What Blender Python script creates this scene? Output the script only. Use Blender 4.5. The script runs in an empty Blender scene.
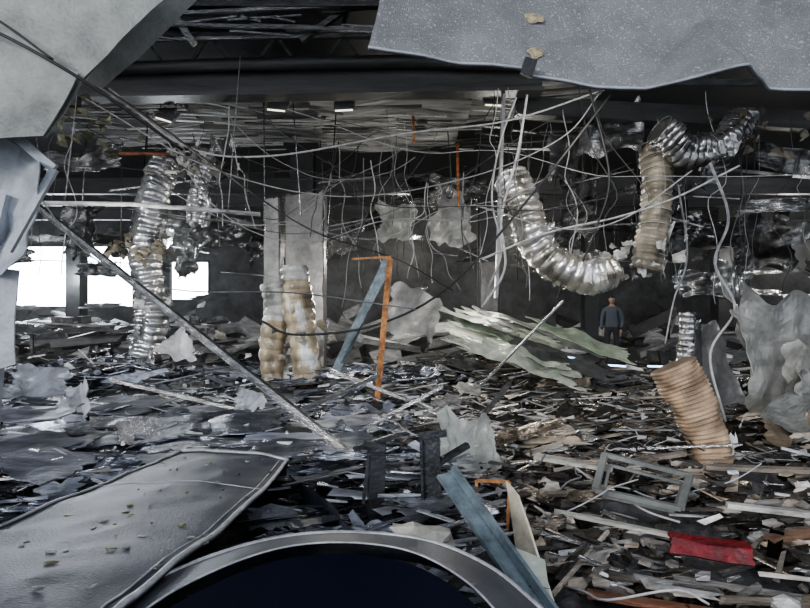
import bpy, math, random
from mathutils import Vector, Matrix, Euler, noise
R = random.Random(11)
U = R.uniform
D = bpy.data
SC = bpy.context.scene

# ------------------------------------------------------------------ materials
def newmat(name):
    m = D.materials.new(name); m.use_nodes = True
    nt = m.node_tree
    return m, nt, nt.nodes['Principled BSDF']

def mat(name, col, rough=0.7, metal=0.0, scale=4.0, var=0.45, bump=0.25, attr=False, stretch=(1,1,1), fine=40.0, spec=0.5):
    m, nt, b = newmat(name)
    N = nt.nodes; L = nt.links
    tc = N.new('ShaderNodeTexCoord'); mp = N.new('ShaderNodeMapping')
    mp.inputs['Scale'].default_value = stretch
    L.new(tc.outputs['Object'], mp.inputs['Vector'])
    n1 = N.new('ShaderNodeTexNoise'); n1.inputs['Scale'].default_value = scale
    n1.inputs['Detail'].default_value = 8; n1.inputs['Roughness'].default_value = 0.7
    L.new(mp.outputs[0], n1.inputs['Vector'])
    rp = N.new('ShaderNodeValToRGB')
    rp.color_ramp.elements[0].position = 0.36; rp.color_ramp.elements[1].position = 0.66
    lo = 1 - var; hi = 1 + var * 0.7
    rp.color_ramp.elements[0].color = (lo, lo, lo, 1); rp.color_ramp.elements[1].color = (hi, hi, hi, 1)
    L.new(n1.outputs['Fac'], rp.inputs[0])
    mx = N.new('ShaderNodeMix'); mx.data_type = 'RGBA'; mx.blend_type = 'MULTIPLY'
    mx.inputs[0].default_value = 1.0
    L.new(rp.outputs[0], mx.inputs[7])
    if attr:
        a = N.new('ShaderNodeAttribute'); a.attribute_name = 'col'
        L.new(a.outputs['Color'], mx.inputs[6])
    else:
        mx.inputs[6].default_value = (*col, 1)
    L.new(mx.outputs[2], b.inputs['Base Color'])
    b.inputs['Roughness'].default_value = rough; b.inputs['Metallic'].default_value = metal
    b.inputs['Specular IOR Level'].default_value = spec
    n2 = N.new('ShaderNodeTexNoise'); n2.inputs['Scale'].default_value = fine; n2.inputs['Detail'].default_value = 5
    L.new(mp.outputs[0], n2.inputs['Vector'])
    bp = N.new('ShaderNodeBump'); bp.inputs['Strength'].default_value = bump; bp.inputs['Distance'].default_value = 0.02
    L.new(n2.outputs['Fac'], bp.inputs['Height']); L.new(bp.outputs[0], b.inputs['Normal'])
    return m

M = {}
ST=(0.5,1.6,2.2)
M['debris'] = mat('mixed_debris', (1,1,1), 0.40, 0.0, 6, 0.6, 0.5, attr=True, stretch=ST)
M['debris_metal'] = mat('torn_metal', (1,1,1), 0.22, 0.85, 6, 0.55, 0.45, attr=True, stretch=ST)
M['foil'] = mat('duct_foil', (1,1,1), 0.2, 0.7, 3, 0.3, 0.5, attr=True, fine=14)
M['wrap'] = mat('plastic_wrapped_insulation', (1,1,1), 0.3, 0.0, 3, 0.4, 0.5, attr=True, fine=14)
M['zinc'] = mat('galvanised_sheet', (0.33,0.34,0.35), 0.45, 0.35, 2.2, 0.3, 0.35, fine=90)
M['dark'] = mat('sooty_steel', (0.03,0.031,0.033), 0.45, 0.3, 3, 0.5, 0.3)
M['post'] = mat('scorched_post_steel', (0.07,0.073,0.08), 0.35, 0.5, 5, 0.6, 0.4)
M['beam'] = mat('painted_dark_beam', (0.05,0.05,0.05), 0.4, 0.2, 1.2, 0.6, 0.3, stretch=(0.4,1,3))
M['wall'] = mat('sooty_wall', (0.10,0.105,0.11), 0.85, 0, 1.2, 0.8, 0.3)
M['deck'] = mat('ceiling_deck', (0.34,0.34,0.33), 0.5, 0.1, 1.4, 0.75, 0.3, stretch=(0.3,2.5,1))
M['floor'] = mat('dusty_concrete', (0.10,0.10,0.105), 0.5, 0, 3.5, 0.75, 0.7)
M['wire'] = mat('cable_sheath', (1,1,1), 0.5, 0, 8, 0.4, 0.0, attr=True)
M['white'] = mat('painted_panel', (0.36,0.385,0.42), 0.5, 0, 2.0, 0.35, 0.3)
M['greypanel'] = mat('grey_facade_panel', (0.20,0.21,0.20), 0.5, 0.1, 1.6, 0.45, 0.3)
M['orange'] = mat('orange_primer', (0.50,0.23,0.09), 0.6, 0, 9, 0.6, 0.3)
M['bluesteel'] = mat('blue_grey_steel', (0.22,0.27,0.30), 0.4, 0.3, 7, 0.5, 0.3)
M['carpaint'] = mat('dark_car_paint', (0.075,0.08,0.098), 0.42, 0.1, 3.5, 0.45, 0.22, fine=110)
M['cartrim'] = mat('dusty_car_trim', (0.42,0.43,0.45), 0.45, 0.3, 8, 0.4, 0.3)
M['cabin_dark'] = mat('dark_car_interior', (0.002,0.003,0.010), 0.35, 0.0, 3, 0.3, 0.0, spec=0.08)
M['rubber'] = mat('tyre_rubber', (0.015,0.015,0.015), 0.8, 0, 3, 0.3, 0.3)
M['red'] = mat('red_plastic', (0.17,0.006,0.012), 0.4, 0, 14, 0.6, 0.4)
M['hair'] = mat('hair', (0.012,0.01,0.009), 0.6)
M['skin'] = mat('skin', (0.3,0.18,0.13), 0.5, 0, 8, 0.1, 0.1)
M['shoe'] = mat('boot_leather', (0.02,0.018,0.016), 0.5)
M['eye'] = mat('eye', (0.05,0.04,0.035), 0.2, 0, 3, 0.0, 0)
def emis(name, col, s):
    m, nt, b = newmat(name)
    n = nt.nodes.new('ShaderNodeTexNoise'); n.inputs['Scale'].default_value = 12
    mul = nt.nodes.new('ShaderNodeMath'); mul.operation='MULTIPLY'; mul.inputs[1].default_value = s*2
    nt.links.new(n.outputs['Fac'], mul.inputs[0]); nt.links.new(mul.outputs[0], b.inputs['Emission Strength'])
    b.inputs['Base Color'].default_value = (*col,1); b.inputs['Emission Color'].default_value = (*col,1)
    return m
M['lamp'] = emis('lamp_diffuser', (1,0.88,0.68), 2.2)
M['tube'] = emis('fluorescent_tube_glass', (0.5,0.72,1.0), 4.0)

def speckle():
    m = mat('speckled_sheet', (0.25,0.26,0.27), 0.42, 0.15, 1.6, 0.3, 0.8, fine=120)
    nt = m.node_tree; N = nt.nodes; L = nt.links; b = N['Principled BSDF']
    src = b.inputs['Base Color'].links[0].from_socket
    tc = N.new('ShaderNodeTexCoord'); v = N.new('ShaderNodeTexNoise'); v.inputs['Scale'].default_value = 70
    v.inputs['Detail'].default_value = 3
    L.new(tc.outputs['Object'], v.inputs['Vector'])
    r = N.new('ShaderNodeValToRGB'); r.color_ramp.elements[0].position = 0.58; r.color_ramp.elements[1].position = 0.7
    r.color_ramp.elements[0].color=(0,0,0,1); r.color_ramp.elements[1].color=(1,1,1,1)
    L.new(v.outputs['Fac'], r.inputs[0])
    mx = N.new('ShaderNodeMix'); mx.data_type='RGBA'; L.new(r.outputs[0], mx.inputs[0])
    L.new(src, mx.inputs[6]); mx.inputs[7].default_value=(0.5,0.51,0.52,1)
    L.new(mx.outputs[2], b.inputs['Base Color'])
    return m
M['speckle'] = speckle()
M['ochre'] = mat('ochre_patch', (0.36,0.30,0.2), 0.7, 0, 30, 0.6, 0.3)

# ------------------------------------------------------------------ mesh builder
def catmull(pts, n):
    P = [Vector(p) for p in pts]
    if len(P) == 2:
        return [P[0].lerp(P[1], i/n) for i in range(n+1)]
    P = [P[0]*2-P[1]] + P + [P[-1]*2-P[-2]]
    out = []; segs = len(P)-3
    for i in range(n+1):
        t = i/n*segs; k = min(int(t), segs-1); f = t-k
        a,b,c,d = P[k],P[k+1],P[k+2],P[k+3]
        out.append(0.5*((2*b)+(c-a)*f+(2*a-5*b+4*c-d)*f*f+(3*b-3*c+d-a)*f**3))
    return out

class MB:
    def __init__(s): s.v=[]; s.f=[]; s.c=[]; s.m=[]; s.s=[]
    def add(s, vs, fs, col=(0.3,0.3,0.3), mi=0, sm=False):
        o = len(s.v); s.v += [tuple(v) for v in vs]
        for f in fs:
            s.f.append([i+o for i in f]); s.c.append(col); s.m.append(mi); s.s.append(sm)
    def box(s, c, d, rot=(0,0,0), col=(0.3,)*3, mi=0, jit=0.0, taper=1.0):
        Rm = Euler(rot).to_matrix(); c = Vector(c); vs=[]
        for x in (-.5,.5):
            for y in (-.5,.5):
                for z in (-.5,.5):
                    t = taper if x>0 else 1
                    p = Vector((x*d[0]*(1+U(-jit,jit)), y*d[1]*t*(1+U(-jit,jit)), z*d[2]*(1+U(-jit,jit))))
                    vs.append(c+Rm@p)
        s.add(vs, [(0,1,3,2),(4,6,7,5),(0,4,5,1),(2,3,7,6),(0,2,6,4),(1,5,7,3)], col, mi)
    def beam(s, a, b, w, h, col=(0.3,)*3, mi=0):
        a=Vector(a); b=Vector(b); d=b-a; q=d.to_track_quat('X','Z').to_matrix()
        vs=[]
        for p in (a,b):
            for y,z in ((-w/2,-h/2),(w/2,-h/2),(w/2,h/2),(-w/2,h/2)):
                vs.append(p+q@Vector((0,y,z)))
        s.add(vs, [(3,2,1,0),(4,5,6,7),(0,1,5,4),(1,2,6,5),(2,3,7,6),(3,0,4,7)], col, mi)
    def plate(s, q, nu=10, nv=8, amp=0.05, freq=2.0, col=(0.3,)*3, mi=0, fn=None, sm=False, th=0.0, ragged=0.0, fold=0.0):
        A,B,C,Dd=[Vector(p) for p in q]
        nrm=(B-A).cross(Dd-A).normalized(); off=Vector((U(0,50),U(0,50),U(0,50)))
        fa=U(-1,1); fb=U(.3,.7)
        vs=[]
        for j in range(nv+1):
            for i in range(nu+1):
                u=i/nu; v=j/nv
                if ragged:
                    m=noise.noise(Vector((u*3.1,v*3.1,off.x)))+.5*noise.noise(Vector((u*9,v*9,off.y)))
                    u2=u+m*ragged*.35*(abs(u-.5)*2); v2=v+noise.noise(Vector((u*4.3,v*2.1,off.z)))*ragged*.45*(abs(v-.5)*2)
                else: u2,v2=u,v
                p=(A*(1-u2)+B*u2)*(1-v2)+(Dd*(1-u2)+C*u2)*v2
                k=noise.noise(p*freq+off)*amp*1.6+noise.noise(p*freq*3+off)*amp*.5
                if fold: k+=fold*abs(u-fb+fa*(v-.5)*.6)
                if fn: k+=fn(u,v)
                vs.append(p+nrm*k)
        fs=[]
        for j in range(nv):
            for i in range(nu):
                a=j*(nu+1)+i; fs.append((a,a+1,a+nu+2,a+nu+1))
        s.add(vs,fs,col,mi,sm)
        if th:
            vs2=[Vector(v)-nrm*th for v in vs]
            s.add(vs2,[tuple(reversed(f)) for f in fs],col,mi,sm)
            W=nu+1; ring=[i for i in range(W)]+[j*W+nu for j in range(1,nv+1)]+[nv*W+i for i in range(nu-1,-1,-1)]+[j*W for j in range(nv-1,0,-1)]
            L=len(ring)
            s.add([vs[i] for i in ring]+[vs2[i] for i in ring],[(i,(i+1)%L,L+(i+1)%L,L+i) for i in range(L)],tuple(min(1,k*1.6) for k in col),mi)
    def tube(s, pts, r, seg=8, col=(0.3,)*3, mi=0, sm=True, rf=None, cap=True, colf=None):
        P=[Vector(p) for p in pts]; n=len(P); vs=[]
        t=(P[1]-P[0]).normalized(); up=Vector((0,0,1)) if abs(t.z)<.9 else Vector((1,0,0))
        x=t.cross(up).normalized(); 
        for i,p in enumerate(P):
            t=(P[min(i+1,n-1)]-P[max(i-1,0)]).normalized()
            x=(x-t*x.dot(t)).normalized(); y=t.cross(x)
            for k in range(seg):
                a=2*math.pi*k/seg
                rr=r if rf is None else rf(i/(n-1),a)
                vs.append(p+(x*math.cos(a)+y*math.sin(a))*rr)
        for i in range(n-1):
            fs=[(i*seg+k,i*seg+(k+1)%seg,(i+1)*seg+(k+1)%seg,(i+1)*seg+k) for k in range(seg)]
            if i==0: o=len(s.v); s.v+=[tuple(v) for v in vs]
            for q_,f in enumerate(fs):
                c=col if colf is None else colf(i/(n-1),q_/seg*6.283)
                s.f.append([q+o for q in f]); s.c.append(c); s.m.append(mi); s.s.append(sm)
        if cap:
            s.f.append([o+k for k in reversed(range(seg))]); s.c.append(col); s.m.append(mi); s.s.append(False)
            s.f.append([o+(n-1)*seg+k for k in range(seg)]); s.c.append(col); s.m.append(mi); s.s.append(False)
    def chunk(s, c, d, col, mi=0):
        c=Vector(c); t=(1+5**.5)/2
        vs=[(-1,t,0),(1,t,0),(-1,-t,0),(1,-t,0),(0,-1,t),(0,1,t),(0,-1,-t),(0,1,-t),(t,0,-1),(t,0,1),(-t,0,-1),(-t,0,1)]
        fs=[(0,11,5),(0,5,1),(0,1,7),(0,7,10),(0,10,11),(1,5,9),(5,11,4),(11,10,2),(10,7,6),(7,1,8),(3,9,4),(3,4,2),(3,2,6),(3,6,8),(3,8,9),(4,9,5),(2,4,11),(6,2,10),(8,6,7),(9,8,1)]
        E=Euler((U(0,6),U(0,6),U(0,6))).to_matrix()
        o=[]
        for v in vs:
            p=Vector(v)/1.9*U(.65,1.25); p=E@p; o.append(c+Vector((p.x*d[0]/2,p.y*d[1]/2,p.z*d[2]/2)))
        s.add(o,fs,col,mi)
    def make(s, name, mats, parent=None):
        me=D.meshes.new(name); me.from_pydata(s.v,[],s.f); 
        for m in mats: me.materials.append(m)
        me.polygons.foreach_set('material_index', s.m)
        me.polygons.foreach_set('use_smooth', s.s)
        at=me.color_attributes.new('col','FLOAT_COLOR','CORNER')
        buf=[]
        for f,c in zip(s.f,s.c): buf += [c[0],c[1],c[2],1.0]*len(f)
        at.data.foreach_set('color', buf)
        me.validate(); me.update()
        ob=D.objects.new(name, me); SC.collection.objects.link(ob)
        if parent: ob.parent=parent
        return ob
def empty(name, loc=(0,0,0)):
    e=D.objects.new(name,None); SC.collection.objects.link(e); e.location=loc; return e
def g(v, w=0.0, b=0.0):
    return (v*(1+w), v, v*(1+b-w))

# ------------------------------------------------------------------ room shell
b=MB(); b.box((0,11,-.1),(60,44,.2)); b.make('floor',[M['floor']])
b=MB(); Y=25
def wal(x0,x1,z0,z1): b.box(((x0+x1)/2,Y,(z0+z1)/2),(x1-x0,.3,z1-z0))
wal(-20,20,4.3,7.5); wal(-20,20,-.1,1.25)
wal(-20,-19.2,1.25,4.3); wal(-19.2,-12.3,1.25,1.5); wal(-12.3,-10.7,1.25,4.3); wal(-10.7,-8.9,1.25,1.8); wal(-10.7,-8.9,3.6,4.3); wal(-8.9,17.2,1.25,4.3)
wal(17.2,18.9,2.1,4.3); wal(18.9,20,1.25,4.3)
b.make('wall_back',[M['wall']])
b=MB()
for x in (-19.2,-12.3): b.box((x,24.82,2.9),(.12,.1,2.8))
b.box((-15.75,24.82,1.5),(6.9,.12,.1)); b.box((-15.75,24.82,4.3),(6.9,.12,.1)); b.beam((-19,24.8,3.7),(-12.5,24.7,3.5),.05,.05)
b.make('window_1',[M['dark']])
b=MB()
for x in (-10.7,-8.9): b.box((x,24.82,2.7),(.08,.1,1.8))
b.box((-9.8,24.82,1.82),(1.9,.12,.08)); b.box((-9.8,24.82,3.58),(1.9,.12,.08))
b.make('window_2',[M['dark']])
b=MB(); b.box((-20.1,13,3.6),(.2,24,7.4)); b.make('wall_left',[M['wall']])
b=MB(); b.box((20.1,13,3.6),(.2,24,7.4)); b.make('wall_right',[M['wall']])
b=MB(); b.box((0,13,7.45),(40.4,24.6,.2)); b.make('ceiling',[M['dark']])
b=MB()
for i in range(16):
    x=U(-18,-8); z=R.choice([U(1.3,2.0),U(3.6,4.3)]); y=U(17,23); L=U(.4,1.8)
    q=Vector((x,y,z)); h=U(.05,.25)
    b.plate([q,q+Vector((L,0,U(-.1,.1))),q+Vector((L*U(.6,1),0,h)),q+Vector((L*U(0,.2),0,h))],12,6,.08,2,g(R.choice([.08,.3,.6])),0,ragged=.9)
b.make('shredded_window_blinds',[M['debris']])
b=MB()
for i in range(46):
    y=U(11,20); x=-y*U(.45,.8); z=U(.25,1.0); L=U(.6,2.0); w=U(.3,.9); q=Vector((x,y,z)); v=U(.25,.7)
    b.plate([q,q+Vector((L,U(-.2,.2),U(-.1,.1))),q+Vector((L,w,U(0,.25))),q+Vector((0,w,U(0,.25)))],16,8,.05,2,g(v),0,ragged=.8,th=.008)
b.make('window_glow_sheets',[M['debris_metal']])  # glossy sheets added to reflect the window as a pale floor glow

# suspended ceiling deck
b=MB()
for i,(x0,x1) in enumerate([(-7.2,-4.2),(-4.3,-1.6),(-1.7,1.2),(1.1,3.6)]):
    nu,nv=14,60
    y0=9.2+U(-.1,.1); y1=13.4+U(-.6,.6)
    if i==3: y1=11.8
    vs=[]
    for j in range(nv+1):
        for k in range(nu+1):
            x=x0+(x1-x0)*k/nu; y=y0+(y1-y0)*j/nv
            z=5.25+(0.06 if (j//2)%2 else 0)+noise.noise(Vector((x*.5,y*.8,i)))*.3-(.0 if i<3 else -.15)+.07*(y-y0)
            vs.append((x,y,z))
    b.add(vs,[(j*(nu+1)+k,j*(nu+1)+k+1,(j+1)*(nu+1)+k+1,(j+1)*(nu+1)+k) for j in range(nv) for k in range(nu)],g(.2))
b.make('corrugated_deck_sheets',[M['deck']])
b=MB()
for i in range(120):
    x=U(-7,3.4); y=U(9.4,13); z=5.0+.07*(y-9); b.beam((x,y,z),(x+U(.3,1.6),y+U(-.15,.15),z+U(-.06,.06)),U(.02,.12),.015,g(R.choice([.05,.1,.2,.4,.6])))
b.make('torn_deck_laths',[M['debris']])

b=MB()
b.box((-1.7,9.0,5.58),(7.9,.34,.06),(0,-.015,0)); b.box((-1.7,9.0,5.34),(7.9,.08,.46),(0,-.015,0)); b.box((-1.7,9.0,5.08),(7.9,.34,.06),(0,-.015,0))
b.tube([(-5.7,8.8,5.4),(-3,8.8,5.5),(0,8.78,5.55),(2.2,8.8,5.5)],.1,12)
b.make('steel_roof_beam',[M['beam']])
b=MB()
b.box((-6.6,8.9,5.15),(2.6,.16,.2),(0,.15,0)); b.box((4.6,9.4,4.9),(5.4,.2,.3),(0,.05,0)); b.box((7.5,10.4,4.2),(5.4,.2,.25),(0,.1,0))
for y,z in ((14.2,4.7),(17,4.9),(20.5,5.0)):
    b.box((0,y,z),(30,.2,.4))
b.make('steel_cross_beams',[M['beam']])
for n,(y,z0,z1) in enumerate([(8.2,6.15,7.2),(11.5,6.3,7.3)]):
    b=MB(); c=g(.12)
    b.beam((-9,y,z1),(9,y,z1),.12,.12,c); b.beam((-9,y,z0),(9,y,z0),.12,.12,c)
    x=-9
    while x<9:
        b.beam((x,y,z0),(x+.7,y,z1),.06,.06,c); b.beam((x+.7,y,z1),(x+1.4,y,z0),.06,.06,c); x+=1.4
    b.make('roof_truss',[M['debris_metal']])
b=MB()
b.beam((-4.1,8.3,6.9),(-3.2,8.3,5.6),.12,.1,g(.25)); b.beam((-5.2,8.1,7),(-4.5,8.3,5.6),.08,.08,g(.12))
b.beam((-1.6,8.4,5.7),(-.3,8.4,6.6),.08,.08,g(.12)); b.beam((-3.6,8.2,6.0),(-.4,8.2,6.15),.05,.05,g(.3))
b.beam((-3.9,8.2,5.85),(-.4,8.3,5.8),.06,.05,g(.2)); b.beam((-5.4,8.5,5.72),(-.2,8.5,5.84),.05,.05,g(.4))
for i in range(26):
    x=U(-4.5,0); z=U(5.75,6.3); b.beam((x,8.3,z),(x+U(.3,1.4),8.3,z+U(-.15,.15)),.03,.03,g(U(.08,.4)))
b.make('bent_roof_braces',[M['debris_metal']])

def column(name,x,y,w,h,clad=None):
    e=empty(name)
    b=MB(); b.box((x,y-w/2,h/2),(w,.04,h)); b.box((x,y+w/2,h/2),(w,.04,h)); b.box((x,y,h/2),(.04,w,h))
    b.box((x,y,.03),(w*1.7,w*1.7,.06)); b.box((x,y,h-.03),(w*1.5,w*1.5,.06))
    b.make('steel_core',[M['dark']],e)
    if clad:
        b=MB()
        for (xa,xb,za,zb,v) in clad:
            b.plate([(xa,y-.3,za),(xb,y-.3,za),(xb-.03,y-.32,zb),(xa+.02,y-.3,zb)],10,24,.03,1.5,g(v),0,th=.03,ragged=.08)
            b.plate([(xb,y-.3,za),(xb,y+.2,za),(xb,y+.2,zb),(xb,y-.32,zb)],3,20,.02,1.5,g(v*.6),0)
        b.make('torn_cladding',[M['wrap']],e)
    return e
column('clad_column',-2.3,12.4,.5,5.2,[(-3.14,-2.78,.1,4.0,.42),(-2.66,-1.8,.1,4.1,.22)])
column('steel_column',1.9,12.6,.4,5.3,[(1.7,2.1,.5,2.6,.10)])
column('steel_column',5.6,16.6,.4,5.0)
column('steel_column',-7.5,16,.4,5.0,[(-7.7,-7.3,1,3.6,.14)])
column('steel_column',11,19,.5,5.0)
column('steel_column',-12,20,.5,5.0)

b=MB()
b.beam((1.62,9,5.1),(1.50,9,1.75),.12,.05,g(.35))
for i in range(26):
    z=4.8-i*.12; b.box((1.62-.12*(4.9-z)/3.15,8.965,z),(.05,.02,.05),col=g(.02))
b.make('perforated_rack_upright',[M['wrap']])

for (x,y,z,w,r) in [(-2.2,9.5,5.10,.36,.1),(-1.05,9.5,5.10,.36,-.05),(1.52,9.4,5.15,.36,.05),(-4.2,9.7,5.0,.34,.3)]:
    e=empty('ceiling_light_fixture')
    b=MB(); b.box((x,y,z),(w,.36,.05),(.8,r,0),g(.3)); b.beam((x-w*.4,y,z),(x-w*.4,y+.02,z+.35),.015,.015); b.beam((x+w*.4,y,z),(x+w*.4,y,z+.35),.015,.015)
    b.make('housing',[M['zinc']],e)
    b=MB(); b.box((x,y-.028,z-.028),(w*.82,.3,.02),(.8,r,0)); b.make('diffuser',[M['lamp']],e)

# ------------------------------------------------------------------ torn sheet, upper right
b=MB()
nu,nv=160,60; vs=[]
def lerp_pts(pts,x):
    for (a,za),(c,zc) in zip(pts,pts[1:]):
        if x<=c: return za+(zc-za)*(x-a)/(c-a)
    return pts[-1][1]
low=[(-.21,3.11),(.68,3.01),(.72,2.965),(1.1,2.90),(1.73,2.865),(2.0,2.90),(2.4,2.89),(3.3,2.80)]
for j in range(nv+1):
    for i in range(nu+1):
        v=j/nv
        x=-.21+3.5*i/nu
        zl=lerp_pts(low,x); z=zl+(4.1-zl)*v
        xx=x+.06*v*2.5*(1-i/nu)
        q=x-1.70-.10*v*2
        f=.30*abs(q)*math.exp(-abs(q)*1.3)
        t=max(0,min(1,(3.36-z)/.42)); hw=.36*t+.001
        dent=.30*t*max(0,1-abs(x-1.74)/hw)
        y=3.08+.55*v+f-dent+noise.noise(Vector((x*1.6,v*2.2,3)))*.08+noise.noise(Vector((x*5,v*5,9)))*.018
        vs.append((xx,y,z))
b.add(vs,[(j*(nu+1)+i,j*(nu+1)+i+1,(j+1)*(nu+1)+i+1,(j+1)*(nu+1)+i) for j in range(nv) for i in range(nu)],sm=True)
o=b.make('bent_sheet_metal_canopy',[M['speckle']])
md=o.modifiers.new('s','SOLIDIFY'); md.thickness=.012
e=o
b=MB(); edge=[Vector(vs[i])+Vector((0,-.012,0)) for i in range(0,nu+1)]
b.tube(edge,.009,8,mi=0); b.make('rolled_edge',[M['white']],e)
b=MB()
b.box((.70,3.1,2.99),(.07,.05,.09),(.1,.3,0)); b.make('clip',[M['dark']],e)
b=MB()
for (px,pz,s) in [(.76,3.13,.05),(.80,3.42,.055)]:
    k=min(range(len(vs)),key=lambda i:(vs[i][0]-px)**2+(vs[i][2]-pz)**2); c=Vector(vs[k]); ring=[]; n=24
    for q in range(n):
        a=q/n*6.283; rr=s*(1+.5*noise.noise(Vector((math.cos(a)*1.2,math.sin(a)*1.2,px*9))))
        ring.append(c+Vector((rr*math.cos(a),-.016+rr*.55*math.sin(a)*.55,rr*.8*math.sin(a))))
    b.add(ring+[c+Vector((0,-.02,0))],[(q,(q+1)%n,n) for q in range(n)])
b.make('primer_patch',[M['ochre']],e)

# ------------------------------------------------------------------ torn panels, upper left
b=MB()
b.plate([(-1.97,3.0,2.56),(-1.80,3.05,2.90),(-1.30,3.1,3.4),(-3.3,3.1,3.9)],24,24,.05,1.6,sm=True,th=.01)
b.plate([(-1.80,3.06,2.90),(-1.79,3.2,2.92),(-1.05,3.35,3.7),(-1.4,3.1,3.6)],10,20,.02,1.6,sm=True,th=.01)
b.plate([(-3.2,2.9,2.5),(-1.97,3.0,2.56),(-1.80,3.03,2.92),(-3.3,3.05,3.7)],20,20,.05,1.6,sm=True,th=.01)
b.make('torn_facade_panel',[M['greypanel']])
b=MB()
b.plate([(-2.6,3.2,1.2),(-2.27,3.2,1.3),(-2.28,3.2,1.85),(-2.7,3.2,1.9)],10,10,.04,2,sm=True,th=.01)
b.plate([(-2.7,3.2,1.85),(-2.27,3.2,1.8),(-2.02,3.15,2.42),(-2.8,3.3,2.9)],14,14,.10,2.6,sm=False,th=.01,fold=.25)
b.beam((-2.35,3.1,2.72),(-2.0,3.12,2.42),.03,.05,g(.6)); b.beam((-2.0,3.12,2.42),(-2.25,3.1,1.95),.03,.04,g(.6))
b.make('crumpled_window_frame_panel',[M['white']])
b=MB()
b.beam((-2.9,3.2,0.0),(-2.38,3.25,2.3),.14,.1,g(.5)); b.beam((-2.58,3.3,.0),(-2.46,3.3,1.6),.08,.08,g(.5))
b.make('leaning_facade_post',[M['white']])

# ------------------------------------------------------------------ pipes and posts
b=MB(); b.beam((-4.05,6.0,2.75),(-.38,4.3,.44),.045,.035,g(.5)); b.beam((-4.05,6.0,2.72),(-.38,4.3,.41),.02,.055,g(.35))
b.make('fallen_angle_bar',[M['debris_metal']])
b=MB(); b.tube([(-5.45,8,3.13),(-4,8,3.11),(-2.15,8.1,2.98)],.032,10,g(.65))
for x,z in((-5,3.13),(-2.6,3.02)): b.tube([(x,8.03,z),(x+.1,8.3,z+2.4)],.008,5,g(.3))
b.make('suspended_conduit_pipe',[M['debris']])
b=MB(); b.beam((-.22,8,2.32),(-.42,8,.1),.085,.085); b.beam((-.78,8.02,2.31),(-.2,8,2.34),.03,.03); b.box((-.42,8,.12),(.2,.2,.04))
for z in (.6,1.1,1.6,2.0): b.box((-.42+.2*(z-.1)/2.2,7.955,z),(.03,.01,.05))
b.make('orange_steel_post',[M['orange']])
b=MB(); b.beam((-1.1,8.5,.55),(-.25,8.45,2.35),.09,.14); b.beam((-1.0,8.4,.75),(-.2,8.38,2.25),.02,.03)
b.make('leaning_blue_grey_channel',[M['bluesteel']])
b=MB(); b.tube([(1.05,11,4.9),(1.08,11,3.6)],.03,8,(.45,.16,.05)); b.tube([(.15,10,5.1),(.16,10,4.6)],.025,8,(.4,.16,.06)); b.tube([(-5.2,9.6,4.3),(-4.1,9.6,4.28)],.03,8,(.3,.12,.06))
b.make('orange_sprinkler_pipes',[M['debris']])

# ------------------------------------------------------------------ ducts
def duct(name, pts, r, col, ribs=26, lump=.12, seg=36, n=240, mi='foil', patches=None, hoops=True, taper=0.0, flaps=14, ribd=.12):
    path=catmull(pts,n); off=U(0,90)
    def rf(t,a):
        rb=abs(math.sin(t*ribs*math.pi+.5*noise.noise(Vector((math.cos(a),math.sin(a),t*6+off)))))
        k=noise.noise(Vector((math.cos(a)*1.3,math.sin(a)*1.3,t*ribs*.25+off)))
        k2=noise.noise(Vector((math.cos(a)*5,math.sin(a)*5,t*ribs*1.2+off)))
        return r*(1-taper*t)*(1+ribd*rb-.06+lump*1.5*k+lump*.4*k2)
    def cf(t,a):
        k=noise.noise(Vector((math.cos(a)*1.5,math.sin(a)*1.5,t*ribs*.4+off)))
        v=max(.35,1+k*.9)
        c=patches(t) if patches else col
        if k>.3 and patches: c=(.6,.6,.58)
        return tuple(max(.01,min(.85,x*v)) for x in c)
    b=MB(); b.tube(path,r,seg,col,0,True,rf,True,cf)
    if hoops:
      for i in range(0,n,max(4,n//ribs)*2):
        p=path[i]; t=(path[min(i+1,n)]-path[max(i-1,0)]).normalized()
        x=t.orthogonal().normalized(); y=t.cross(x)
        ring=[p+(x*math.cos(a/18*6.2832)+y*math.sin(a/18*6.2832))*r*1.07*(1-taper*i/n) for a in range(19)]
        b.tube(ring,.006,4,g(.6),0,True,cap=False)
    for i in range(flaps):
        p=path[R.randrange(n)]; a=U(0,6.28); q=p+Vector((math.cos(a)*r,math.sin(a)*r*.8,0))
        l=U(.04,.18)
        b.plate([q,q+Vector((l,U(-.1,.1),U(-.1,.1))),q+Vector((l*U(.5,1),U(-.1,.1),-U(.05,.3))),q+Vector((0,U(-.1,.1),-U(.1,.3)))],7,7,.05,5,g(U(.3,.75)),0,ragged=.5,sm=True)
    return b.make(name,[M[mi]])
beige=(.46,.38,.27); silver=(.6,.61,.62); white_=(.55,.55,.53)
duct('insulated_duct_bundle',[(-2.27,9.5,.05),(-2.3,9.5,.8),(-2.22,9.5,1.5),(-2.3,9.55,2.0)],.22,beige,11,.18,mi='wrap',patches=lambda t: beige if t<.6 else white_,hoops=False)
duct('insulated_duct_bundle',[(-1.62,9.35,.05),(-1.7,9.35,.9),(-1.85,9.4,1.7),(-1.9,9.45,2.3)],.24,beige,12,.18,mi='wrap',patches=lambda t:(.50,.42,.31) if t<.85 else white_,hoops=False)
duct('hanging_foil_duct',[(-4.75,10,.7),(-4.6,10,1.6),(-4.75,10,2.6),(-4.6,10,3.6),(-4.5,10.3,4.3)],.26,silver,26,.26)
duct('hanging_foil_duct',[(-3.75,9.8,3.1),(-3.7,9.8,3.7),(-3.55,9.9,4.3)],.14,silver,14,.25)
duct('curved_insulated_duct',[(1.75,9.2,3.75),(1.9,9,3.4),(2.08,9,2.8),(2.45,9,2.32),(3.0,9,2.1),(3.45,9.1,2.2)],.28,(.8,.76,.68),20,.14,mi='foil')
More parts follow.
